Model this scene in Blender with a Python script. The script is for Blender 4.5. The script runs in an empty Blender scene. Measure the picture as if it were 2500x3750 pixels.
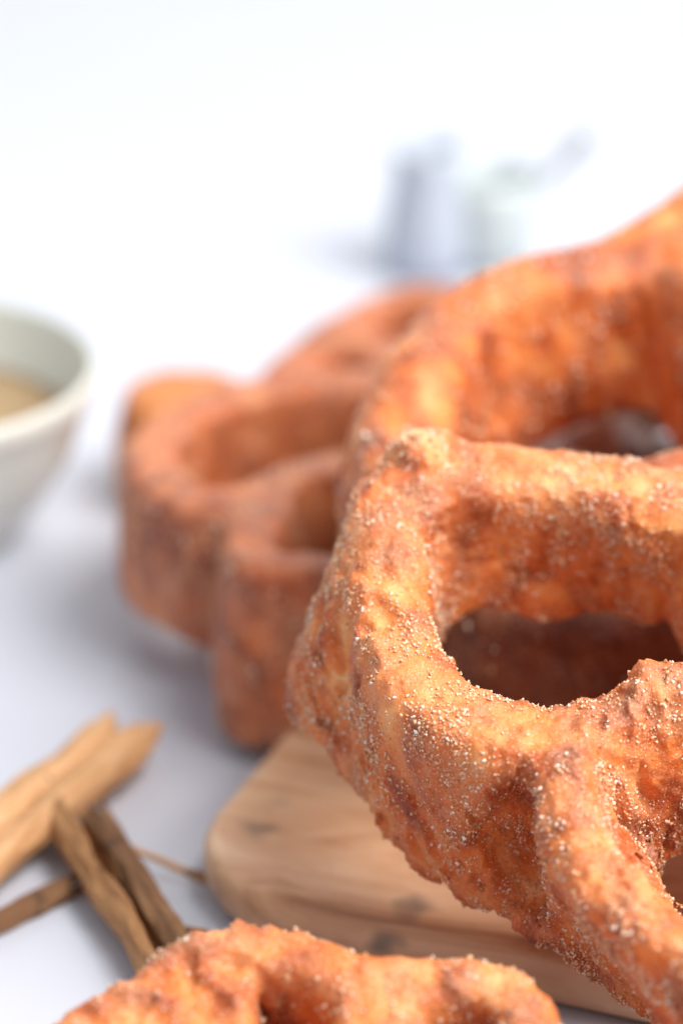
import bpy, math, random
import numpy as np
from mathutils import Vector, Matrix

MM = 0.001
scene = bpy.context.scene
col = scene.collection
R = math.radians

# ------------------------------------------------------------------ camera
PITCH, D0, Z0 = R(25), 0.30, 0.035
cam_d = bpy.data.cameras.new("camera")
cam = bpy.data.objects.new("camera", cam_d)
col.objects.link(cam)
cam.location = (0, -D0 * math.cos(PITCH), Z0 + D0 * math.sin(PITCH))
cam.rotation_euler = (math.pi / 2 - PITCH, 0, 0)
cam_d.sensor_fit = 'VERTICAL'
cam_d.sensor_height = 36
cam_d.lens = 120
cam_d.clip_start = 0.01
cam_d.clip_end = 50
cam_d.dof.use_dof = True
cam_d.dof.focus_distance = 0.278
cam_d.dof.aperture_fstop = 13.5
cam_d.dof.aperture_blades = 0
scene.camera = cam

# ------------------------------------------------------------------ world, lamps, exposure
world = bpy.data.worlds.new("World")
scene.world = world
world.use_nodes = True
wbg = world.node_tree.nodes["Background"]
wbg.inputs[0].default_value = (0.90, 0.945, 1.0, 1)
wbg.inputs[1].default_value = 0.55


def area(name, loc, target, sx, sy, power, color):
    l = bpy.data.lights.new(name, 'AREA')
    l.shape = 'RECTANGLE'
    l.size, l.size_y = sx, sy
    l.energy = power
    l.color = color
    o = bpy.data.objects.new(name, l)
    col.objects.link(o)
    o.location = loc
    o.rotation_euler = (Vector(target) - Vector(loc)).to_track_quat('-Z', 'Y').to_euler()
    return o


area("window_light", (0.08, 0.52, 0.23), (0.0, 0.26, 0.0), 1.30, 0.20, 1.5, (1.0, 0.985, 0.96))
area("room_light", (0.29, -0.09, 0.43), (0.0, 0.0, 0.02), 0.42, 0.42, 5.5, (1.0, 0.97, 0.93))

vs = scene.view_settings
vs.view_transform = 'Standard'
vs.look = 'None'
vs.exposure = 0
vs.gamma = 1
scene.render.engine = 'CYCLES'
scene.cycles.use_denoising = True
scene.cycles.max_bounces = 10
scene.cycles.diffuse_bounces = 6
scene.cycles.caustics_reflective = False
scene.cycles.caustics_refractive = False

# ------------------------------------------------------------------ noise (numpy gradient noise)
_rng = np.random.default_rng(7)
_perm = _rng.permutation(256).astype(np.int32)
_perm = np.concatenate([_perm, _perm, _perm])
_g = _rng.normal(size=(256, 3)).astype(np.float32)
_g /= np.linalg.norm(_g, axis=1)[:, None]


def noise3(x, y, z):
    xi = np.floor(x).astype(np.int32); yi = np.floor(y).astype(np.int32); zi = np.floor(z).astype(np.int32)
    xf = (x - xi).astype(np.float32); yf = (y - yi).astype(np.float32); zf = (z - zi).astype(np.float32)
    xi &= 255; yi &= 255; zi &= 255
    u = xf * xf * xf * (xf * (xf * 6 - 15) + 10)
    v = yf * yf * yf * (yf * (yf * 6 - 15) + 10)
    w = zf * zf * zf * (zf * (zf * 6 - 15) + 10)

    def grad(dx, dy, dz):
        h = _perm[_perm[_perm[(xi + dx) & 255] + ((yi + dy) & 255)] + ((zi + dz) & 255)]
        g = _g[h]
        return g[..., 0] * (xf - dx) + g[..., 1] * (yf - dy) + g[..., 2] * (zf - dz)
    def lerp(a, b, t): return a + (b - a) * t
    x00 = lerp(grad(0, 0, 0), grad(1, 0, 0), u)
    x10 = lerp(grad(0, 1, 0), grad(1, 1, 0), u)
    x01 = lerp(grad(0, 0, 1), grad(1, 0, 1), u)
    x11 = lerp(grad(0, 1, 1), grad(1, 1, 1), u)
    return 1.6 * lerp(lerp(x00, x10, v), lerp(x01, x11, v), w)


def nz(p, wl, off):
    """gradient noise of wavelength wl at points p (n x 3)"""
    return noise3(p[..., 0] / wl + off, p[..., 1] / wl + off * 1.7 + 11.3, p[..., 2] / wl + off * 0.6 + 5.1)


# ------------------------------------------------------------------ implicit surface -> mesh
def surface_nets(f, origin, h):
    nx, ny, nzz = f.shape
    s = f < 0
    c = np.zeros((nx - 1, ny - 1, nzz - 1), np.int8)
    for dx in (0, 1):
        for dy in (0, 1):
            for dz in (0, 1):
                c += s[dx:nx - 1 + dx, dy:ny - 1 + dy, dz:nzz - 1 + dz]
    act = (c > 0) & (c < 8)
    ci = np.argwhere(act)
    idx = np.full(act.shape, -1, np.int32)
    idx[act] = np.arange(len(ci), dtype=np.int32)
    acc = np.zeros((len(ci), 3), np.float32)
    cnt = np.zeros(len(ci), np.float32)
    corners = [(a, b, d) for a in (0, 1) for b in (0, 1) for d in (0, 1)]
    vals = {k: f[ci[:, 0] + k[0], ci[:, 1] + k[1], ci[:, 2] + k[2]] for k in corners}
    for a in corners:
        for ax in range(3):
            if a[ax] == 1:
                continue
            b = list(a); b[ax] = 1; b = tuple(b)
            fa, fb = vals[a], vals[b]
            m = (fa < 0) != (fb < 0)
            t = fa[m] / (fa[m] - fb[m])
            p = np.tile(np.array(a, np.float32), (m.sum(), 1))
            p[:, ax] = t
            acc[m] += p
            cnt[m] += 1
    v = (ci + acc / cnt[:, None]) * h + np.array(origin)
    quads = []
    # edges along x, y, z
    for ax in range(3):
        sl0 = [slice(None)] * 3; sl1 = [slice(None)] * 3
        sl0[ax] = slice(0, -1); sl1[ax] = slice(1, None)
        a = s[tuple(sl0)]; b = s[tuple(sl1)]
        e = np.argwhere(a != b)
        o1, o2 = (ax + 1) % 3, (ax + 2) % 3
        lim = act.shape
        ok = (e[:, o1] > 0) & (e[:, o2] > 0) & (e[:, o1] < lim[o1]) & (e[:, o2] < lim[o2])
        e = e[ok]
        inside = a[e[:, 0], e[:, 1], e[:, 2]]
        def cell(d1, d2):
            q = e.copy(); q[:, o1] -= d1; q[:, o2] -= d2
            return idx[q[:, 0], q[:, 1], q[:, 2]]
        q = np.stack([cell(1, 1), cell(0, 1), cell(0, 0), cell(1, 0)], 1)
        q[~inside] = q[~inside][:, ::-1]
        quads.append(q)
    return v.astype(np.float32), np.concatenate(quads)


def catmull(pts, closed, n=8):
    P = np.array(pts, float)
    out = []
    m = len(P)
    segs = m if closed else m - 1
    for i in range(segs):
        if closed:
            a, b, c_, d = P[(i - 1) % m], P[i], P[(i + 1) % m], P[(i + 2) % m]
        else:
            a, b, c_, d = P[max(i - 1, 0)], P[i], P[i + 1], P[min(i + 2, m - 1)]
        for k in range(n):
            t = k / n
            out.append(0.5 * (2 * b + (c_ - a) * t + (2 * a - 5 * b + 4 * c_ - d) * t * t + (3 * b - a - 3 * c_ + d) * t ** 3))
    out.append(P[0] if closed else P[-1])
    return np.array(out)


def seg_dist(X, Y, poly):
    best = np.full(X.shape, 1e9, np.float32)
    for i in range(len(poly) - 1):
        ax, ay = poly[i]; bx, by = poly[i + 1]
        dx, dy = bx - ax, by - ay
        L = dx * dx + dy * dy + 1e-9
        t = np.clip(((X - ax) * dx + (Y - ay) * dy) / L, 0, 1)
        d = np.hypot(X - ax - t * dx, Y - ay - t * dy)
        best = np.minimum(best, d)
    return best


def relief(p, seed, h):
    """wrinkles, blisters and crumb of the crust at points p (mm)"""
    # folds run askew down the wall: the noise is stretched along a slanting axis
    pf = np.stack([p[:, 0] + 0.35 * p[:, 2], p[:, 1] - 0.25 * p[:, 2], p[:, 2] * 0.42], -1)
    pf = pf + 1.1 * np.stack([nz(p, 5.0, seed + 21), nz(p, 5.0, seed + 22), nz(p, 5.0, seed + 23)], -1)
    pw = p * np.array([1, 1, 0.62], np.float32)
    n1 = nz(pw, 7.5, seed + 71)
    n2 = np.abs(nz(pf, 5.0, seed + 83))
    n3 = np.abs(nz(pf, 1.9, seed + 97))
    n4 = nz(p, 0.95, seed + 13)
    n5 = nz(pw, 3.0, seed + 41)
    amp = (0.30 + 1.0 * np.clip(0.5 + nz(p, 12.0, seed + 65), 0, 1)) * (0.65 + 0.6 * np.clip((-p[:, 2] - 1) / 8, 0, 1))        # calm and wrinkled stretches
    r = 0.35 * n1 + amp * (1.30 * (n2 - 0.28) + 1.25 * (n3 - 0.25)) + 0.26 * n4 + 0.22 * n5 + 0.14 * nz(p, 0.55 if h < 0.5 else 1.2, seed + 2)
    r = r - 0.9 * np.clip(n5 - 0.42, 0, 1)                                # blisters
    return r, n2, n5


def fritter_mesh(outer, spokes, ring, H, half, h, seed, flare=0.06, blobs=(), wob=1.0, rough=1.0, hvar=None, grow=0.8, fat=(), edge=0.62, foot=None, fat_foot=(), dents=()):
    """Flower-shaped fritter: walls of dough along a lobed outline, spokes and a hub ring.
    Local mm; the rim of the walls is at z = 0, their foot at z = -H."""
    oc = catmull(outer, True)
    strokes = [(oc, half)]
    for s in spokes:
        strokes.append((catmull(s, False), half * 0.92))
    if ring:
        cx, cy, r = ring
        a = np.linspace(0, 2 * math.pi, 33)
        strokes.append((np.stack([cx + r * np.cos(a), cy + r * np.sin(a)], 1), half * 0.9))
    pad = half + 6
    lo = oc.min(0) - pad; hi = oc.max(0) + pad
    cen = (oc.min(0) + oc.max(0)) / 2
    # 2-D distance map to the strokes, joined softly
    g = 0.4
    gx = np.arange(lo[0] - 8, hi[0] + 8, g, dtype=np.float32); gy = np.arange(lo[1] - 8, hi[1] + 8, g, dtype=np.float32)
    GX, GY = np.meshgrid(gx, gy, indexing='ij')
    K = 1.5

    def dmap(strokes_, fat_):
        acc = np.zeros(GX.shape, np.float32)
        for poly, t in strokes_:
            acc += np.exp(-np.clip((seg_dist(GX, GY, poly) - t) / K, -20, 60))
        D_ = -K * np.log(acc + 1e-30)          # signed: negative inside the wall
        for fx_, fy_, fr_, fa_ in fat_:        # thicker or thinner stretches of wall
            D_ -= fa_ * np.exp(-((GX - fx_) ** 2 + (GY - fy_) ** 2) / fr_ ** 2)
        return D_
    D2 = dmap(strokes, fat)
    DB = dmap([(catmull(foot, True), half)] + strokes[1:], fat_foot) if foot else None
    x = np.arange(lo[0], hi[0], h, dtype=np.float32); y = np.arange(lo[1], hi[1], h, dtype=np.float32)
    z = np.arange(-H - 4, 4.5, h, dtype=np.float32)
    X, Y, Z = np.meshgrid(x, y, z, indexing='ij')
    # coarse warp, sampled on a 1.5 mm lattice
    cs = [np.arange(t_[0] - 1.5, t_[-1] + 3.0, 1.5, dtype=np.float32) for t_ in (x, y, z)]
    Q = np.stack(np.meshgrid(*cs, indexing='ij'), -1)

    def up(c_):
        for ax_, (fine_, co_) in enumerate(zip((x, y, z), cs)):
            t_ = (fine_ - co_[0]) / 1.5
            i_ = t_.astype(np.int32); w_ = (t_ - i_).astype(np.float32)
            sh_ = [1, 1, 1]; sh_[ax_] = -1
            w_ = w_.reshape(sh_)
            c_ = np.take(c_, i_, ax_) * (1 - w_) + np.take(c_, i_ + 1, ax_) * w_
        return c_
    wx = up(nz(Q, 15.0, seed) * 1.7 * wob + nz(Q, 7.0, seed + 3) * 0.75 * wob)
    wy = up(nz(Q, 15.0, seed + 31) * 1.7 * wob + nz(Q, 7.0, seed + 9) * 0.75 * wob)
    wz = up(nz(Q, 11.0, seed + 57) * 1.5 * wob)
    fl = 1.0 / (1.0 + flare * np.clip(-Z / H, 0, 1.2) ** 1.5)
    SX = (cen[0] + (X - cen[0]) * fl + wx - gx[0]) / g
    SY = (cen[1] + (Y - cen[1]) * fl + wy - gy[0]) / g
    SX = np.clip(SX, 0, len(gx) - 2); SY = np.clip(SY, 0, len(gy) - 2)
    ix = SX.astype(np.int32); iy = SY.astype(np.int32)
    fx = SX - ix; fy = SY - iy
    def sample(M_):
        return (M_[ix, iy] * (1 - fx) + M_[ix + 1, iy] * fx) * (1 - fy) + (M_[ix, iy + 1] * (1 - fx) + M_[ix + 1, iy + 1] * fx) * fy
    d = sample(D2)
    if foot:                                    # the wall leans from the rim's outline to the foot's
        s_ = np.clip(-Z / H, 0, 1)
        s_ = s_ * s_ * (3 - 2 * s_)
        d = d * (1 - s_) + sample(DB) * s_
    del SX, SY, ix, iy, fx, fy, wx, wy
    Zs = Z + wz
    if hvar:                                    # walls of uneven height: (v, share of H) pairs
        k_ = np.interp(Y, [a_[0] for a_ in hvar], [a_[1] for a_ in hvar]).astype(np.float32)
        Zs = np.where(Zs < 0, Zs / k_, Zs)
    Zc = Zs + H / 2
    d = d - grow * np.clip((H / 2 - Zc) / H, 0, 1) - 0.5 * np.sin(np.clip((Zc + H / 2) / H, 0, 1) * math.pi)      # walls swell a little at mid height
    r = half * edge
    q1 = d + r
    q2 = np.abs(Zc) - H / 2 + r
    f = np.minimum(np.maximum(q1, q2), 0) + np.hypot(np.maximum(q1, 0), np.maximum(q2, 0)) - r
    for (bx, by, bz, rx, ry, rz) in blobs:
        e = (np.sqrt(((X - bx) / rx) ** 2 + ((Y - by) / ry) ** 2 + ((Z - bz) / rz) ** 2) - 1) * min(rx, ry, rz)
        k = 2.5
        hh = np.clip(0.5 + 0.5 * (e - f) / k, 0, 1)
        f = e * (1 - hh) + f * hh - k * hh * (1 - hh)
    for (bx, by, bz, rx, ry, rz) in dents:
        e = -(np.sqrt(((X - bx) / rx) ** 2 + ((Y - by) / ry) ** 2 + ((Z - bz) / rz) ** 2) - 1) * min(rx, ry, rz)
        k = 2.0
        hh = np.clip(0.5 - 0.5 * (e - f) / k, 0, 1)
        f = e * (1 - hh) + f * hh + k * hh * (1 - hh)
    # blisters, folds and crumbly relief near the surface only
    m = np.abs(f) < 2.2
    p = np.stack([X[m], Y[m], Z[m]], -1)
    f[m] += rough * relief(p, seed, h)[0].astype(np.float32)
    del X, Y, Z, Zc, q1, q2
    v, q = surface_nets(f, (x[0], y[0], z[0]), h)
    # tone of the crust: ridges and blisters fry browner than the folds between them
    _, ridge, blis = relief(v, seed, h)
    t = 0.43 + 0.24 * nz(v, 10.0, seed + 5) + 0.16 * nz(v, 3.2, seed + 8) + 0.60 * (ridge - 0.28) + 0.34 * blis
    return v, q, t.astype(np.float32)


def mesh_np(name, v, q, smooth=True):
    me = bpy.data.meshes.new(name)
    me.vertices.add(len(v)); me.vertices.foreach_set("co", np.ascontiguousarray(v, np.float32).ravel())
    n = q.shape[1]
    me.loops.add(q.size); me.loops.foreach_set("vertex_index", np.ascontiguousarray(q, np.int32).ravel())
    me.polygons.add(len(q))
    me.polygons.foreach_set("loop_start", np.arange(0, q.size, n, dtype=np.int32))
    me.polygons.foreach_set("loop_total", np.full(len(q), n, np.int32))
    me.update(calc_edges=True)
    if smooth:
        me.polygons.foreach_set("use_smooth", np.ones(len(q), bool))
    return me


def sugar_mesh(name, v, q, count, smin, smax, seed, zmin=None):
    rng = np.random.default_rng(int(seed))
    a, b, c_, d = (v[q[:, i]] for i in range(4))
    nrm = np.cross(c_ - a, d - b)
    ar = np.linalg.norm(nrm, axis=1) + 1e-9
    nrm /= ar[:, None]
    cen = (a + b + c_ + d) / 4
    den = np.clip(0.55 + 1.1 * nz(cen, 5.5, seed * 0.37 + 2) + 0.9 * nz(cen, 2.0, seed * 0.71 + 4), 0.07, 1.9) ** 1.4
    w = ar * den
    if zmin is not None:
        w = w * (cen[:, 2] > zmin)
    pick = rng.choice(len(q), count, p=w / w.sum())
    u1 = rng.random((count, 1)); u2 = rng.random((count, 1))
    pos = (a[pick] * (1 - u1) + b[pick] * u1) * (1 - u2) + (d[pick] * (1 - u1) + c_[pick] * u1) * u2
    n = nrm[pick]
    size = smin + (smax - smin) * rng.random(count) ** 4.0
    pos = pos + n * (size * rng.uniform(0.05, 0.42, count))[:, None]
    # random frames
    x = rng.normal(size=(count, 3)); x /= np.linalg.norm(x, axis=1)[:, None]
    y = rng.normal(size=(count, 3)); y -= x * (x * y).sum(1)[:, None]; y /= np.linalg.norm(y, axis=1)[:, None]
    zz = np.cross(x, y)
    big = size > smin + 0.28 * (smax - smin)
    octa = np.array([[1, 0, 0], [-1, 0, 0], [0, 1, 0], [0, -1, 0], [0, 0, 1], [0, 0, -1]], float)
    octa_f = np.array([[0, 2, 4], [2, 1, 4], [1, 3, 4], [3, 0, 4], [2, 0, 5], [1, 2, 5], [3, 1, 5], [0, 3, 5]])
    tetra = np.array([[1, 1, 1], [-1, -1, 1], [-1, 1, -1], [1, -1, -1]], float) * 0.8
    tetra_f = np.array([[0, 1, 3], [0, 2, 1], [0, 3, 2], [1, 2, 3]])
    V_, F_, T_, off = [], [], [], 0
    for sel, base, tri in ((big, octa, octa_f), (~big, tetra, tetra_f)):
        n_ = int(sel.sum()); m_ = len(base)
        sz = size[sel]
        loc = base[None] * (rng.uniform(0.38, 0.72, (n_, 3)) * sz[:, None])[:, None, :]
        loc = loc + rng.normal(size=loc.shape) * 0.17 * sz[:, None, None]
        V_.append((pos[sel][:, None, :] + loc[..., 0:1] * x[sel][:, None] + loc[..., 1:2] * y[sel][:, None] + loc[..., 2:3] * zz[sel][:, None]).reshape(-1, 3))
        F_.append((tri[None] + off + m_ * np.arange(n_)[:, None, None]).reshape(-1, 3))
        T_.append(np.repeat(rng.random(n_), m_))
        off += n_ * m_
    me = mesh_np(name, np.concatenate(V_) * MM, np.concatenate(F_), smooth=False)
    tone = np.concatenate(T_).astype(np.float32)
    at = me.attributes.new("tint", 'FLOAT', 'POINT')
    at.data.foreach_set("value", tone)
    return me


# ------------------------------------------------------------------ materials
class NT:
    def __init__(s, name):
        s.m = bpy.data.materials.new(name); s.m.use_nodes = True
        s.t = s.m.node_tree; s.n = s.t.nodes; s.bsdf = s.n["Principled BSDF"]

    def new(s, kind, **kw):
        n = s.n.new(kind)
        for k, v in kw.items():
            if hasattr(n, k): setattr(n, k, v)
            else: n.inputs[k.replace('_', ' ')].default_value = v
        return n

    def link(s, a, b): s.t.links.new(a, b)

    def noise(s, scale, detail=4, rough=0.55, vec=None, dist=0.0):
        n = s.n.new('ShaderNodeTexNoise')
        n.inputs['Scale'].default_value = scale; n.inputs['Detail'].default_value = detail
        n.inputs['Roughness'].default_value = rough; n.inputs['Distortion'].default_value = dist
        if vec: s.link(vec, n.inputs['Vector'])
        return n.outputs['Fac']

    def ramp(s, fac, stops):
        n = s.n.new('ShaderNodeValToRGB')
        e = n.color_ramp.elements
        while len(e) < len(stops): e.new(0.5)
        for el, (p, c) in zip(e, stops):
            el.position = p; el.color = (c[0], c[1], c[2], 1) if len(c) == 3 else c
        s.link(fac, n.inputs[0])
        return n.outputs[0]

    def mix(s, fac, a, b, mode='MIX'):
        n = s.n.new('ShaderNodeMix'); n.data_type = 'RGBA'; n.blend_type = mode
        for sock, val in ((n.inputs[0], fac), (n.inputs[6], a), (n.inputs[7], b)):
            if hasattr(val, 'is_linked'): s.link(val, sock)
            elif isinstance(val, (int, float)): sock.default_value = val
            else: sock.default_value = (*val, 1)
        return n.outputs[2]

    def math(s, op, a, b=0.0):
        n = s.n.new('ShaderNodeMath'); n.operation = op
        for sock, val in ((n.inputs[0], a), (n.inputs[1], b)):
            if hasattr(val, 'is_linked'): s.link(val, sock)
            else: sock.default_value = val
        return n.outputs[0]

    def bump(s, h, strength, dist):
        n = s.n.new('ShaderNodeBump'); n.inputs['Strength'].default_value = strength; n.inputs['Distance'].default_value = dist
        s.link(h, n.inputs['Height']); s.link(n.outputs[0], s.bsdf.inputs['Normal'])

    def obj(s):
        return s.n.new('ShaderNodeTexCoord').outputs['Object']

    def attr(s, name):
        n = s.n.new('ShaderNodeAttribute'); n.attribute_name = name
        return n.outputs['Fac']

    def color(s, c):
        if hasattr(c, 'is_linked'): s.link(c, s.bsdf.inputs['Base Color'])
        else: s.bsdf.inputs['Base Color'].default_value = (*c, 1)


def crust_mat(name, stops, dust=(0.78, 0.38, 0.19), dust_amt=0.45, sss=0.22):
    k = NT(name)
    v = k.obj()
    tone = k.attr("tone")
    fine = k.noise(420, 5, 0.65, v)
    t = k.math('ADD', tone, k.math('MULTIPLY', k.math('SUBTRACT', fine, 0.5), 0.55))
    base = k.ramp(t, stops)
    # cinnamon sugar clinging to the crust
    patch = k.noise(190, 6, 0.7, v, 0.6)
    speck = k.noise(2600, 3, 0.6, v)
    m = k.ramp(k.math('ADD', k.math('MULTIPLY', patch, 0.75), k.math('MULTIPLY', speck, 0.45)), [(0.52, (0, 0, 0)), (0.72, (1, 1, 1))])
    mm = k.math('MULTIPLY', m, dust_amt)
    c = k.mix(mm, base, dust)
    # finest sugar: pale grains too small to model one by one
    vo = k.n.new('ShaderNodeTexVoronoi'); vo.inputs['Scale'].default_value = 3600
    k.link(v, vo.inputs['Vector'])
    near = k.math('LESS_THAN', vo.outputs['Distance'], 0.34)
    sep = k.n.new('ShaderNodeSeparateColor'); k.link(vo.outputs['Color'], sep.inputs[0])
    some = k.math('GREATER_THAN', k.math('ADD', sep.outputs[0], k.math('MULTIPLY', patch, 0.9)), 1.02)
    c = k.mix(k.math('MULTIPLY', k.math('MULTIPLY', near, some), 0.45), c, (0.90, 0.62, 0.40))
    cin = k.ramp(k.noise(1500, 4, 0.7, v), [(0.60, (0, 0, 0)), (0.70, (1, 1, 1))])
    c = k.mix(k.math('MULTIPLY', cin, 0.55), c, (0.20, 0.048, 0.014))
    k.color(c)
    b = k.bsdf
    b.inputs['Roughness'].default_value = 0.42
    b.inputs['Specular IOR Level'].default_value = 0.5
    b.inputs['Subsurface Weight'].default_value = sss
    b.inputs['Subsurface Radius'].default_value = (1.0, 0.38, 0.14)
    b.inputs['Subsurface Scale'].default_value = 0.0016
    h = k.math('ADD', k.math('MULTIPLY', k.noise(900, 5, 0.65, v), 0.7), k.math('MULTIPLY', speck, 0.35))
    k.bump(h, 0.75, 0.0006)
    return k.m


DOUGH = [(0.05, (0.24, 0.036, 0.007)), (0.28, (0.50, 0.096, 0.015)), (0.50, (0.75, 0.195, 0.034)), (0.72, (0.85, 0.295, 0.070)), (0.95, (0.93, 0.52, 0.21))]
M_crust = crust_mat("fried_dough_near", DOUGH)
M_crust_b = crust_mat("fried_dough_plain", [(p, (c[0], c[1] * .95, c[2] * .9)) for p, c in DOUGH], dust_amt=0.28)
M_crust_c = crust_mat("fried_dough_dusted", [(0.10, (0.26, 0.048, 0.012)), (0.40, (0.48, 0.105, 0.026)), (0.65, (0.62, 0.170, 0.048)), (0.95, (0.72, 0.27, 0.10))], dust=(0.66, 0.30, 0.16), dust_amt=0.55)
M_crust_e = crust_mat('fried_dough_shade_tinted', [(0.05, (0.10, 0.022, 0.007)), (0.5, (0.24, 0.060, 0.018)), (0.95, (0.36, 0.11, 0.035))], dust=(0.34, 0.13, 0.06), dust_amt=0.4)  # crust colour darkened to stand in for the shade under the pile
M_crust_g = crust_mat("fried_dough_golden", [(0.1, (0.50, 0.14, 0.018)), (0.5, (0.68, 0.21, 0.028)), (0.9, (0.76, 0.30, 0.06))], dust_amt=0.1)


def sugar_mat():
    k = NT("cinnamon_sugar_crystal")
    t = k.attr("tint")
    k.color(k.ramp(t, [(0.0, (0.78, 0.37, 0.16)), (0.40, (0.88, 0.52, 0.29)), (0.78, (0.93, 0.69, 0.47)), (0.93, (0.95, 0.85, 0.72)), (1.0, (0.97, 0.95, 0.92))]))
    b = k.bsdf
    b.inputs['Roughness'].default_value = 0.18
    b.inputs['IOR'].default_value = 1.55
    return k.m


M_sugar = sugar_mat()


def simple(name, c, rough=0.5, spec=0.5, nscale=0, namp=0.1, bump=0, bscale=300):
    k = NT(name)
    v = k.obj()
    if nscale:
        f = k.noise(nscale, 4, 0.6, v)
        k.color(k.mix(f, tuple(x * (1 - namp) for x in c), tuple(min(1, x * (1 + namp)) for x in c)))
    else:
        k.color(c)
    k.bsdf.inputs['Roughness'].default_value = rough
    k.bsdf.inputs['Specular IOR Level'].default_value = spec
    if bump:
        k.bump(k.noise(bscale, 5, 0.6, v), bump, 0.0005)
    return k.m


def wood_mat():
    k = NT("board_wood")
    v = k.obj()
    mp = k.n.new('ShaderNodeMapping'); mp.inputs['Scale'].default_value = (1.0, 5.0, 5.0)
    k.link(v, mp.inputs[0])
    g = k.noise(38, 7, 0.65, mp.outputs[0], 1.2)
    big = k.noise(22, 3, 0.5, v)
    c = k.ramp(g, [(0.32, (0.42, 0.200, 0.095)), (0.48, (0.70, 0.400, 0.225)), (0.66, (0.82, 0.54, 0.34))])
    c = k.mix(k.ramp(big, [(0.5, (0, 0, 0)), (0.7, (0.6, 0.6, 0.6))]), c, (0.36, 0.19, 0.10))
    blot = k.ramp(k.noise(75, 3, 0.6, v), [(0.66, (0, 0, 0)), (0.76, (0.75, 0.75, 0.75))])
    c = k.mix(blot, c, (0.13, 0.105, 0.085))
    k.color(c)
    k.bsdf.inputs['Roughness'].default_value = 0.42
    k.bump(g, 0.5, 0.0004)
    return k.m


def bark_mat(name, a, b, c):
    k = NT(name)
    v = k.obj()
    mp = k.n.new('ShaderNodeMapping'); mp.inputs['Scale'].default_value = (1.0, 7.0, 7.0)
    k.link(v, mp.inputs[0])
    g = k.noise(90, 6, 0.65, mp.outputs[0], 0.6)
    cc = k.ramp(g, [(0.28, a), (0.5, b), (0.72, c)])
    sp = k.ramp(k.noise(260, 3, 0.6, v), [(0.66, (0, 0, 0)), (0.72, (0.8, 0.8, 0.8))])
    cc = k.mix(sp, cc, (0.10, 0.045, 0.02))
    k.color(cc)
    k.bsdf.inputs['Roughness'].default_value = 0.7
    k.bump(g, 0.9, 0.0010)
    return k.m


M_table = simple("white_tabletop", (0.59, 0.615, 0.70), 0.42, 0.35, 14, 0.03, 0.04, 120)
M_wood = wood_mat()
M_bark = bark_mat("cinnamon_bark_tan", (0.48, 0.22, 0.085), (0.70, 0.38, 0.17), (0.80, 0.50, 0.28))
M_bark3 = bark_mat("cinnamon_bark_dark", (0.10, 0.042, 0.018), (0.22, 0.10, 0.04), (0.34, 0.18, 0.08))
M_bark2 = bark_mat("cinnamon_bark_brown", (0.24, 0.10, 0.036), (0.42, 0.20, 0.075), (0.52, 0.28, 0.12))
M_bowl = simple("glazed_bowl", (0.68, 0.70, 0.65), 0.22, 0.5, 60, 0.04)
M_powder = simple("cinnamon_sugar_powder", (0.40, 0.28, 0.16), 0.9, 0.2, 900, 0.25, 0.4, 1500)
M_grey = simple("grey_glaze", (0.46, 0.51, 0.59), 0.3, 0.5, 60, 0.05)
M_pale = simple("pale_green_glaze", (0.52, 0.58, 0.58), 0.2, 0.5, 60, 0.04)
M_steel = simple("brushed_steel", (0.42, 0.46, 0.48), 0.32, 0.6, 200, 0.05)


# ------------------------------------------------------------------ object helpers
def tag(o, label=None, cat=None, group=None, kind=None):
    if label: o["label"] = label
    if cat: o["category"] = cat
    if group: o["group"] = group
    if kind: o["kind"] = kind
    return o


def link(name, me, mat, parent=None):
    o = bpy.data.objects.new(name, me)
    col.objects.link(o)
    if mat: me.materials.append(mat)
    if parent: o.parent = parent
    return o


def empty(name, loc=(0, 0, 0), rot=None):
    e = bpy.data.objects.new(name, None)
    e.empty_display_size = 0.01
    col.objects.link(e)
    e.location = loc
    if rot: e.rotation_euler = rot
    return e


def lathe(prof, n=64):
    """closed-profile solid of revolution; prof: list of (r, z)"""
    a = np.linspace(0, 2 * math.pi, n, endpoint=False)
    v = []
    for r, z in prof:
        v.append(np.stack([r * np.cos(a), r * np.sin(a), np.full(n, z)], 1))
    v = np.concatenate(v)
    q = []
    for i in range(len(prof) - 1):
        for j in range(n):
            k = (j + 1) % n
            q.append((i * n + j, i * n + k, (i + 1) * n + k, (i + 1) * n + j))
    return mesh_np("lathe", v, np.array(q))


# ------------------------------------------------------------------ the setting
def build_table():
    import bmesh
    bm = bmesh.new()
    bmesh.ops.create_cube(bm, size=1)
    bmesh.ops.scale(bm, vec=(1.8, 1.7, 0.03), verts=bm.verts)
    bmesh.ops.translate(bm, vec=(0, 0.35, -0.015), verts=bm.verts)
    bmesh.ops.bevel(bm, geom=bm.edges[:], offset=0.004, segments=3, affect='EDGES')
    me = bpy.data.meshes.new("tabletop"); bm.to_mesh(me); bm.free()
    o = link("tabletop", me, M_table)
    tag(o, kind="structure")


build_table()


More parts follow.
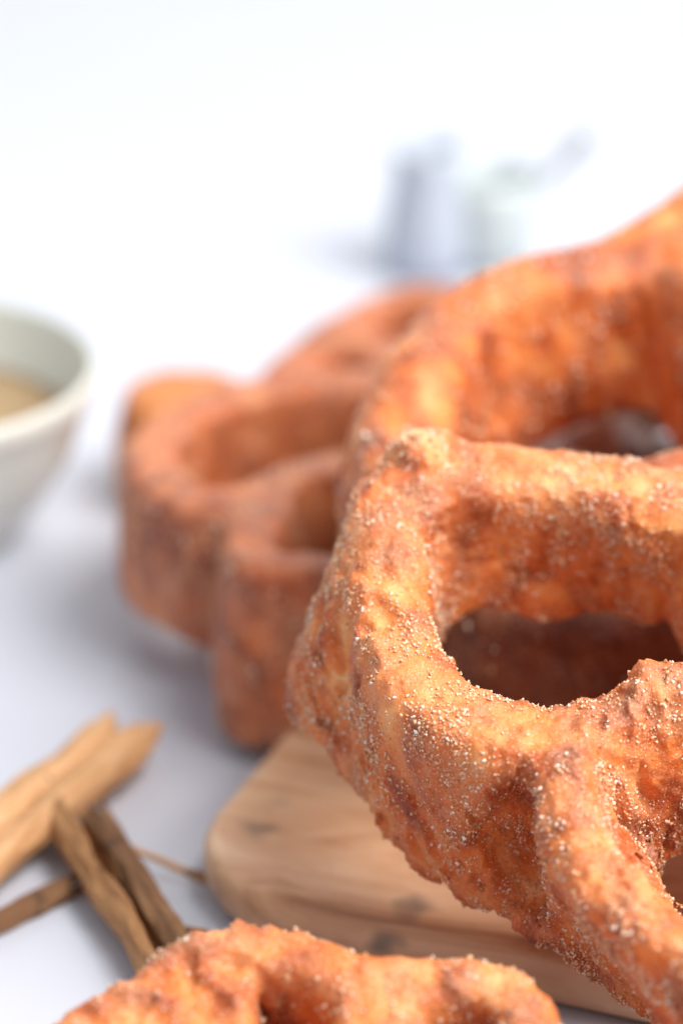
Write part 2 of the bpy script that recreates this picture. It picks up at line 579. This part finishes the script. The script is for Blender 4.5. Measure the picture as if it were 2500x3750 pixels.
def build_board():
    import bmesh
    L, W, T, r = 0.210, 0.092, 0.0058, 0.013
    pts = []
    for cx, cy, a0 in ((L - r, W - r, 0), (r, W - r, 90), (r, r, 180), (L - r, r, 270)):
        for i in range(13):
            a = R(a0 + 90 * i / 12)
            pts.append((cx + r * math.cos(a), cy + r * math.sin(a)))
    rings = []
    b = 0.0013
    for z, inset in ((0.0004, 0.0016), (0.0012, 0.0006), (0.0025, 0), (T - b, 0), (T - b * 0.45, b * 0.25), (T - b * 0.12, b * 0.62), (T, b * 1.2)):
        ring = []
        n = len(pts)
        for i, (x, y) in enumerate(pts):
            ax, ay = pts[i - 1]; bx, by = pts[(i + 1) % n]
            tx, ty = bx - ax, by - ay
            l = math.hypot(tx, ty)
            nx_, ny_ = -ty / l, tx / l
            ring.append((x + nx_ * inset, y + ny_ * inset, z))
        rings.append(ring)
    bm = bmesh.new()
    vr = [[bm.verts.new(p) for p in ring] for ring in rings]
    n = len(pts)
    for i in range(len(vr) - 1):
        for j in range(n):
            bm.faces.new((vr[i][j], vr[i][(j + 1) % n], vr[i + 1][(j + 1) % n], vr[i + 1][j]))
    bm.faces.new(vr[-1]); bm.faces.new(vr[0][::-1])
    bmesh.ops.recalc_face_normals(bm, faces=bm.faces)
    for f in bm.faces: f.smooth = len(f.verts) == 4
    me = bpy.data.meshes.new("cutting_board"); bm.to_mesh(me); bm.free()
    o = link("cutting_board", me, M_wood)
    o.location = (-0.0163, -0.0128, 0)
    o.rotation_euler = (0, 0, R(-22))
    tag(o, "brown wooden board with rounded corner lying under the stacked fritters", "cutting board")


build_board()


# ------------------------------------------------------------------ fritters
def fritter(label, p0, phi, roll, outer, spokes, ring, H, half, h, seed, mat, grains, blobs=(), flare=0.06, yaw=0.0, rough=1.0, wob=1.0, gsize=(0.10, 0.52), hvar=None, grow=0.8, fat=(), edge=0.62, foot=None, fat_foot=(), dents=()):
    v, q, t = fritter_mesh(outer, spokes, ring, H, half, h, seed, flare, blobs, wob, rough, hvar, grow, fat, edge, foot, fat_foot, dents)
    root = empty("sugared_fritter", tuple(c * MM for c in p0))
    root.rotation_euler = (Matrix.Rotation(R(yaw), 3, 'Z') @ Matrix.Rotation(R(phi), 3, 'X') @ Matrix.Rotation(R(-roll), 3, 'Y')).to_euler()
    tag(root, label, "fritter", "cinnamon sugar fritters")
    me = mesh_np("crust", v * MM, q)
    a = me.attributes.new("tone", 'FLOAT', 'POINT'); a.data.foreach_set("value", t)
    link("crust", me, mat, root)
    if grains:
        s = link("sugar_crystals", sugar_mesh("sugar_crystals", v, q, grains, gsize[0], gsize[1], seed + 1), M_sugar, root)
        s["kind"] = "stuff"
    return root


def flower(n, r_out, r_val, r_hub, a0=0, jit=0.06, seed=1):
    """outline, spokes and hub of an n-lobed fritter round (0, 0)"""
    rnd = random.Random(seed)
    outer, spokes = [], []
    for i in range(n):
        a = R(a0) + 2 * math.pi * i / n
        w = math.pi / n
        def P(r, ang):
            r *= 1 + rnd.uniform(-jit, jit)
            return (r * math.cos(ang), r * math.sin(ang))
        val = P(r_val, a - w)
        outer.append(val)
        outer += [P(r_out * 0.88, a - w * 0.62), P(r_out, a - w * 0.22), P(r_out, a + w * 0.22), P(r_out * 0.88, a + w * 0.62)]
        spokes.append([val, (r_hub * math.cos(a - w), r_hub * math.sin(a - w))])
    return outer, spokes, (0, 0, r_hub)


# the near fritter, leaning on the board
HERO = [(4.3, -5.0), (7.2, -8.6), (8.6, -13), (10.2, -18.5), (13.6, -23.8), (17, -27), (21, -30.5), (28, -33.5), (36, -31), (40, -25.5), (43, -18),
        (51, -19), (59, -17), (64, -10), (62, -2), (55, 3), (61, 9), (64, 18), (59, 28), (50, 31), (43, 26), (44, 31), (39, 35), (33, 35), (28, 31), (25, 27),
        (22, 22.2), (11.9, 24.6), (4, 26.4), (-2.0, 26.2), (-5.6, 21.5), (-6.9, 14), (-5.7, 5.2), (-1.6, -1.4)]
HERO_FOOT = [(5.3, -5.4), (10.4, -10.4), (15, -15.8), (18, -19), (23, -24.5), (30, -28), (37, -27), (41, -23), (43, -18),
             (51, -19), (59, -17), (64, -10), (62, -2), (55, 3), (61, 9), (64, 18), (59, 28), (50, 31), (43, 26), (44, 31), (39, 35), (33, 35), (28, 31), (25, 27),
             (22, 23.5), (13, 25.2), (6, 25.4), (0, 24.6), (-5, 21.5), (-8.6, 15), (-8.2, 10), (-6.6, 6), (-4.0, 1.5), (0, -2.2)]
fritter("large sharp sugar-crusted fritter in front, its open lobe leaning over the board edge", (10.0, -26.7, 32.2), 20, 0, HERO,
        [[(4.3, -5.0), (9.5, -5.0), (14, -3.0), (18, -0.3), (25.5, 3.5)], [(43, -18), (35, -1.5)], [(55, 3), (37.5, 4)], [(43, 26), (35, 9.5)], [(22, 22.2), (27.5, 8.5)]],
        (31, 4, 6.5), 19.5, 2.85, 0.36, 3.0, M_crust, 200000, blobs=[(-12.0, 13.5, -15.5, 2.6, 4.5, 2.8), (-3.0, 26.8, 0.0, 2.6, 3.0, 2.4), (15.2, 0.4, -0.6, 2.2, 2.0, 2.0)],
        flare=0.0, rough=1.0, wob=0.75, grow=0.9, edge=0.8, fat=[(-5, 9, 9, 0.9), (-1, 0, 6, 0.6), (14, -3, 6, 0.5), (13.2, -13, 6, -0.9), (0, 23, 4, 1.2)],
        foot=HERO_FOOT, fat_foot=[(-7, 13, 7, 2.0), (0, 23, 5, 1.5)], dents=[(3.9, -10.2, -9.6, 3.7, 3.5, 8.6)], gsize=(0.05, 0.34), hvar=[(0, 1), (22, 0.72)])

# the fritter behind it, higher on the pile
FB = [(0, 0), (-1, -10), (3, -18), (11, -21), (21, -17), (30, -18), (39, -16), (46, -12), (49, -5), (57, -4), (64, 3), (62, 14), (54, 18),
      (56, 28), (50, 37), (40, 38), (33, 31), (25, 20.5), (16.4, 16.4), (7.5, 12.3), (1.8, 6.5)]
fritter("golden fritter behind the sharp one, arching highest on the pile", (6.9, 22.4, 39.3), 15, 4, FB,
        [[(25, 20.5), (32, 10)], [(31, -18), (34.5, -1)], [(49, -5), (40, 1.5)], [(54, 18), (41, 8)]],
        (36.5, 4.5, 6), 18, 3.3, 0.5, 14.0, M_crust_b, 16000, hvar=[(-16, 0.5), (-9, 1), (-4, 1), (14, 1.03)], rough=0.5, grow=1.8, edge=0.8)

# the fritter at the back left, resting half on the board
FC = [(8.5, -11), (1.5, -8.5), (-2, 0), (-1, 9), (4, 15.5), (12, 19), (20, 19.5), (26, 15), (33, 18), (40, 14), (42, 6), (36, 0), (41, -7), (40, -16), (32, -17),
      (29, -23.5), (21, -26.5), (14, -25), (8.5, -22)]
fritter("blurred reddish fritter on the white table between bowl and board", (-17.2, 44.6, 20.2), 0, 3, FC,
        [[(8.5, -11), (11, -5), (17, -1.5), (25, -1), (36, 0)]],
        None, 19.0, 2.7, 0.7, 25.0, M_crust_c, 8000, hvar=[(-19, 1), (-11, 0.76)], rough=0.35, wob=0.45, grow=0.5, edge=0.5)

o_, s_, r_ = flower(4, 16, 12.5, 3, 10, 0.06, 4)
fritter("dark orange fritter rim rising behind the blurred reddish one", (9, 83, 16), 4, 4, o_, s_, r_, 15, 2.2, 0.6, 36.0, M_crust_c, 2500, rough=0.6, wob=0.6, edge=0.5)
o_, s_, r_ = flower(4, 4.6, 3.8, 1.8, 45, 0.06, 9)
fritter("small bright golden fritter at the far back beside the bowl", (-17.6, 80, 12.5), 0, 0, o_, s_, r_, 12, 1.6, 0.6, 47.0, M_crust_g, 0, rough=0.4, wob=0.5, edge=0.45)
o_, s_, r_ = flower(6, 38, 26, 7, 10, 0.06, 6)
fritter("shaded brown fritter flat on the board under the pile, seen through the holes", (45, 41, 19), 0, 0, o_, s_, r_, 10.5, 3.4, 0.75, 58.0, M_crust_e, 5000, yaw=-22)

# the fritter in the foreground
FF = [(-22, -14), (-17.5, -7.7), (-11, -2.8), (-6.0, -0.4), (-3.6, 1.3), (0, 0.9), (3.4, -0.8), (6.0, -2.4), (10, -1.4), (15.4, -1.8), (18.2, -6), (17.5, -13), (13, -20),
      (20, -27), (19, -37), (10, -42), (0, -39), (-5, -37), (-14, -41), (-23, -36), (-24, -28), (-20, -22)]
fritter("sugary fritter in the foreground, cut by the bottom edge of the picture", (-3.6, -49.0, 19.8), 23, 0, FF,
        [[(-6.0, -0.4), (-4.8, -8), (-3.5, -21)], [(6.0, -2.4), (5.6, -10), (3.5, -21)], [(13, -20), (5, -26)], [(-5, -37), (-1.5, -31)], [(-20, -22), (-6, -27)]],
        (-0.5, -26, 5), 18.6, 2.2, 0.42, 69.0, M_crust, 34000, hvar=[(-40, 0.2), (0, 1)], grow=0.2, wob=0.4, fat=[(6.5, -6, 4, 0.6), (-11, -8, 6, 1.2), (0, -4, 4, -0.7), (12.5, -6, 4, -0.5)], gsize=(0.07, 0.38))


# ------------------------------------------------------------------ bowl
bowl = empty("dip_bowl", (-0.0475, 0.0710, 0))
tag(bowl, "pale grey-green glazed bowl cut by the left edge", "bowl")
prof = [(0.0, 0.0012), (0.0095, 0.0012), (0.0100, 0.0), (0.0118, 0.0), (0.0124, 0.0014), (0.0150, 0.0040), (0.0182, 0.0088), (0.0199, 0.0135), (0.0204, 0.0146), (0.0208, 0.0150), (0.0210, 0.0156), (0.0211, 0.0166), (0.0210, 0.0172),
        (0.0206, 0.0175), (0.0202, 0.0172), (0.0200, 0.0164), (0.0188, 0.0130), (0.0172, 0.0090), (0.0142, 0.0048), (0.0110, 0.0030), (0.0, 0.0026)]
prof = [(r, z * 1.12) for r, z in prof]
link("body", lathe(prof, 96), M_bowl, bowl)
pw = link("cinnamon_sugar", lathe([(0.0, 0.0135), (0.004, 0.0134), (0.009, 0.0131), (0.0140, 0.0128), (0.0182, 0.0125), (0.0165, 0.0095), (0.0, 0.0060)], 64), M_powder)
pw.location = bowl.location
tag(pw, "tan cinnamon sugar filling the pale bowl", "sugar")


# ------------------------------------------------------------------ cinnamon
def quill(name, a, b, rad, turns, thick, seed, mat, label, double=False, bow=0.0, roll=0.0, group="cinnamon bark pieces"):
    """A rolled sheet of bark from a to b (mm): a scroll cross-section swept along a slightly bowed axis, with torn ends."""
    rng = np.random.default_rng(int(seed))
    a = np.array(a, float); b = np.array(b, float)
    L = np.linalg.norm(b - a)
    ns, nc = 90, 72
    s = np.linspace(0, 1, nc)
    if double:   # two rolls meeting along the top
        th = np.linspace(-turns * 2 * math.pi, turns * 2 * math.pi, nc)
        cy = np.where(th < 0, -rad * 0.82, rad * 0.82)
        rr = rad * (1 - 0.45 * np.abs(th) / (turns * 2 * math.pi))
        ang = np.where(th < 0, math.pi * 0.0 + th, -th * -1 + 0)
        Yc = np.where(th < 0, -rad * 0.9 + rr * np.sin(-th + math.pi * 0.5) * 0 + rr * np.sin(th * -1.0 + math.pi) * -1, 0)
        # left roll unwinds to the middle, right roll winds back in
        tt = np.abs(th)
        Yc = np.sign(th) * (rad * 0.92 - rr * np.cos(tt - math.pi * 0.16))
        Zc = rr * np.sin(tt - math.pi * 0.16)
    else:
        th = np.linspace(0, turns * 2 * math.pi, nc)
        rr = rad * (1 - 0.5 * s * min(1, turns / 1.2))
        Yc = rr * np.cos(th + roll); Zc = rr * np.sin(th + roll)
    # offset for the thickness
    dy = np.gradient(Yc); dz = np.gradient(Zc); l = np.hypot(dy, dz) + 1e-9
    ny, nz_ = dz / l, -dy / l
    V = np.zeros((2, ns, nc, 3), np.float32)
    for k, off in enumerate((thick / 2, -thick / 2)):
        for i in range(ns):
            u = i / (ns - 1)
            x = u * L
            taper = 1 + 0.06 * math.sin(u * 5 + seed)
            jag = 1 + 0.10 * float(noise3(np.array([u * 9.0 + seed]), np.array([seed * 1.3]), np.array([0.2]))[0]) + 0.06 * float(noise3(np.array([u * 31.0 + seed]), np.array([seed * 2.3]), np.array([0.7]))[0])
            jj = np.clip(s * jag, 0, 1) * (nc - 1)
            yy = np.interp(jj, np.arange(nc), Yc + ny * off); z2 = np.interp(jj, np.arange(nc), Zc + nz_ * off)
            p = np.stack([np.full(nc, x), yy * taper, z2 * taper], 1)
            p[:, 2] += bow * math.sin(math.pi * u)
            V[k, i] = p
    # torn ends
    e0 = nz(np.stack([s * 9, s * 0, s * 0 + seed], 1), 1.0, seed) * 2.6
    e1 = nz(np.stack([s * 9, s * 0 + 4, s * 0 + seed], 1), 1.0, seed + 3) * 3.0
    uu = np.linspace(0, 1, ns)
    V[..., 0] += ((1 - uu)[:, None] ** 6 * e0[None] + uu[:, None] ** 6 * e1[None])[None]
    pts = V.reshape(-1, 3)
    w = nz(pts * np.array([0.35, 1, 1]), 2.6, seed + 9) * 0.40 + nz(pts * np.array([0.4, 1, 1]), 1.0, seed + 4) * 0.22
    w2 = nz(pts * np.array([0.35, 1, 1]), 2.6, seed + 29) * 0.40 + nz(pts * np.array([0.4, 1, 1]), 1.0, seed + 44) * 0.22
    pts = pts + np.stack([w * 0, w, w2], 1)
    n = ns * nc
    q = []
    def id_(k, i, j): return k * n + i * nc + j
    for i in range(ns - 1):
        for j in range(nc - 1):
            q.append((id_(0, i, j), id_(0, i + 1, j), id_(0, i + 1, j + 1), id_(0, i, j + 1)))
            q.append((id_(1, i, j), id_(1, i, j + 1), id_(1, i + 1, j + 1), id_(1, i + 1, j)))
        for j in (0, nc - 1):
            f = (id_(0, i, j), id_(1, i, j), id_(1, i + 1, j), id_(0, i + 1, j))
            q.append(f if j == 0 else f[::-1])
    for j in range(nc - 1):
        for i in (0, ns - 1):
            f = (id_(0, i, j), id_(0, i, j + 1), id_(1, i, j + 1), id_(1, i, j))
            q.append(f if i == 0 else f[::-1])
    me = mesh_np(name, pts * MM, np.array(q))
    o = link(name, me, mat)
    d = b - a
    yaw = math.atan2(d[1], d[0]); pit = math.atan2(d[2], math.hypot(d[0], d[1]))
    o.rotation_euler = (Matrix.Rotation(yaw, 3, 'Z') @ Matrix.Rotation(-pit, 3, 'Y')).to_euler()
    o.location = Vector(a) * MM
    tag(o, label, "cinnamon", group)
    return o


quill("cinnamon_stick", (-49.5, -34, 2.0), (-20.6, 17.0, 3.2), 2.1, 0.95, 0.55, 5, M_bark, "thick tan rolled cinnamon stick reaching in from the left edge", double=True)
quill("cinnamon_stick", (-25.2, 1.5, 3.0), (-14.2, -26.0, 2.4), 2.0, 0.80, 0.55, 8, M_bark2, "thin brown cinnamon stick pointing down to the foreground fritter", roll=1.75)
quill("bark_strip", (-22.2, 1.0, 3.6), (-12.6, -24.6, 2.8), 1.2, 0.6, 0.5, 11, M_bark3, "dark curled bark strip along the thin cinnamon stick", roll=1.0)
quill("bark_splinter", (-19.0, -2.6, 2.6), (-12.4, -5.0, 0.9), 0.34, 0.4, 0.25, 14, M_bark, "fine bark splinter sticking out to the side on the white table", roll=1.5)
quill("bark_chip", (-16.6, -13.6, 0.5), (-12.8, -15.6, 0.8), 0.8, 0.35, 0.5, 17, M_bark2, "small bark chip on the board side of the thin cinnamon stick", roll=1.0)
quill("bark_chip", (-31.5, -14.0, 0.5), (-24.4, -6.5, 0.7), 0.9, 0.4, 0.5, 20, M_bark3, "short flat bark piece below the thick cinnamon stick", roll=1.0)


# ------------------------------------------------------------------ things far behind
jug = empty("small_jug", (0.0112, 0.150, 0))
tag(jug, "blurred grey-blue jug in the far background above the fritters", "jug")
link("body", lathe([(0.0, 0.0005), (0.0048, 0.0), (0.0056, 0.003), (0.0054, 0.008), (0.0044, 0.013), (0.0042, 0.015), (0.0048, 0.0172), (0.0042, 0.0172), (0.0036, 0.014), (0.0040, 0.006), (0.0, 0.003)], 48), M_grey, jug)
cup = empty("small_cup", (0.0195, 0.153, 0))
tag(cup, "blurred pale cup right of the grey jug in the background", "cup")
link("body", lathe([(0.0, 0.0005), (0.0050, 0.0), (0.0058, 0.004), (0.0062, 0.009), (0.0064, 0.0125), (0.0060, 0.0125), (0.0056, 0.009), (0.0050, 0.004), (0.0, 0.003)], 48), M_pale, cup)


def build_spoon():
    n = 24
    a = np.array([0.0200, 0.153, 0.0045]); b = np.array([0.0325, 0.152, 0.0185])
    v, q = [], []
    k = 10
    d = (b - a) / np.linalg.norm(b - a)
    s1 = np.cross(d, [0, 1, 0]); s1 /= np.linalg.norm(s1); s2 = np.cross(d, s1)
    for i in range(n):
        u = i / (n - 1)
        w = 0.0008 + 0.0009 * max(0, (u - 0.6) / 0.4) ** 1.2
        t = 0.0005
        if i in (0, n - 1): w *= 0.3; t *= 0.3
        for j in range(k):
            an = 2 * math.pi * j / k
            v.append(a + (b - a) * u + s1 * w * math.cos(an) + s2 * t * math.sin(an))
    for i in range(n - 1):
        for j in range(k):
            q.append((i * k + j, i * k + (j + 1) % k, (i + 1) * k + (j + 1) % k, (i + 1) * k + j))
    o = link("spoon", mesh_np("spoon", np.array(v), np.array(q)), M_steel)
    tag(o, "slanting steel spoon handle standing in the pale cup", "spoon")


build_spoon()
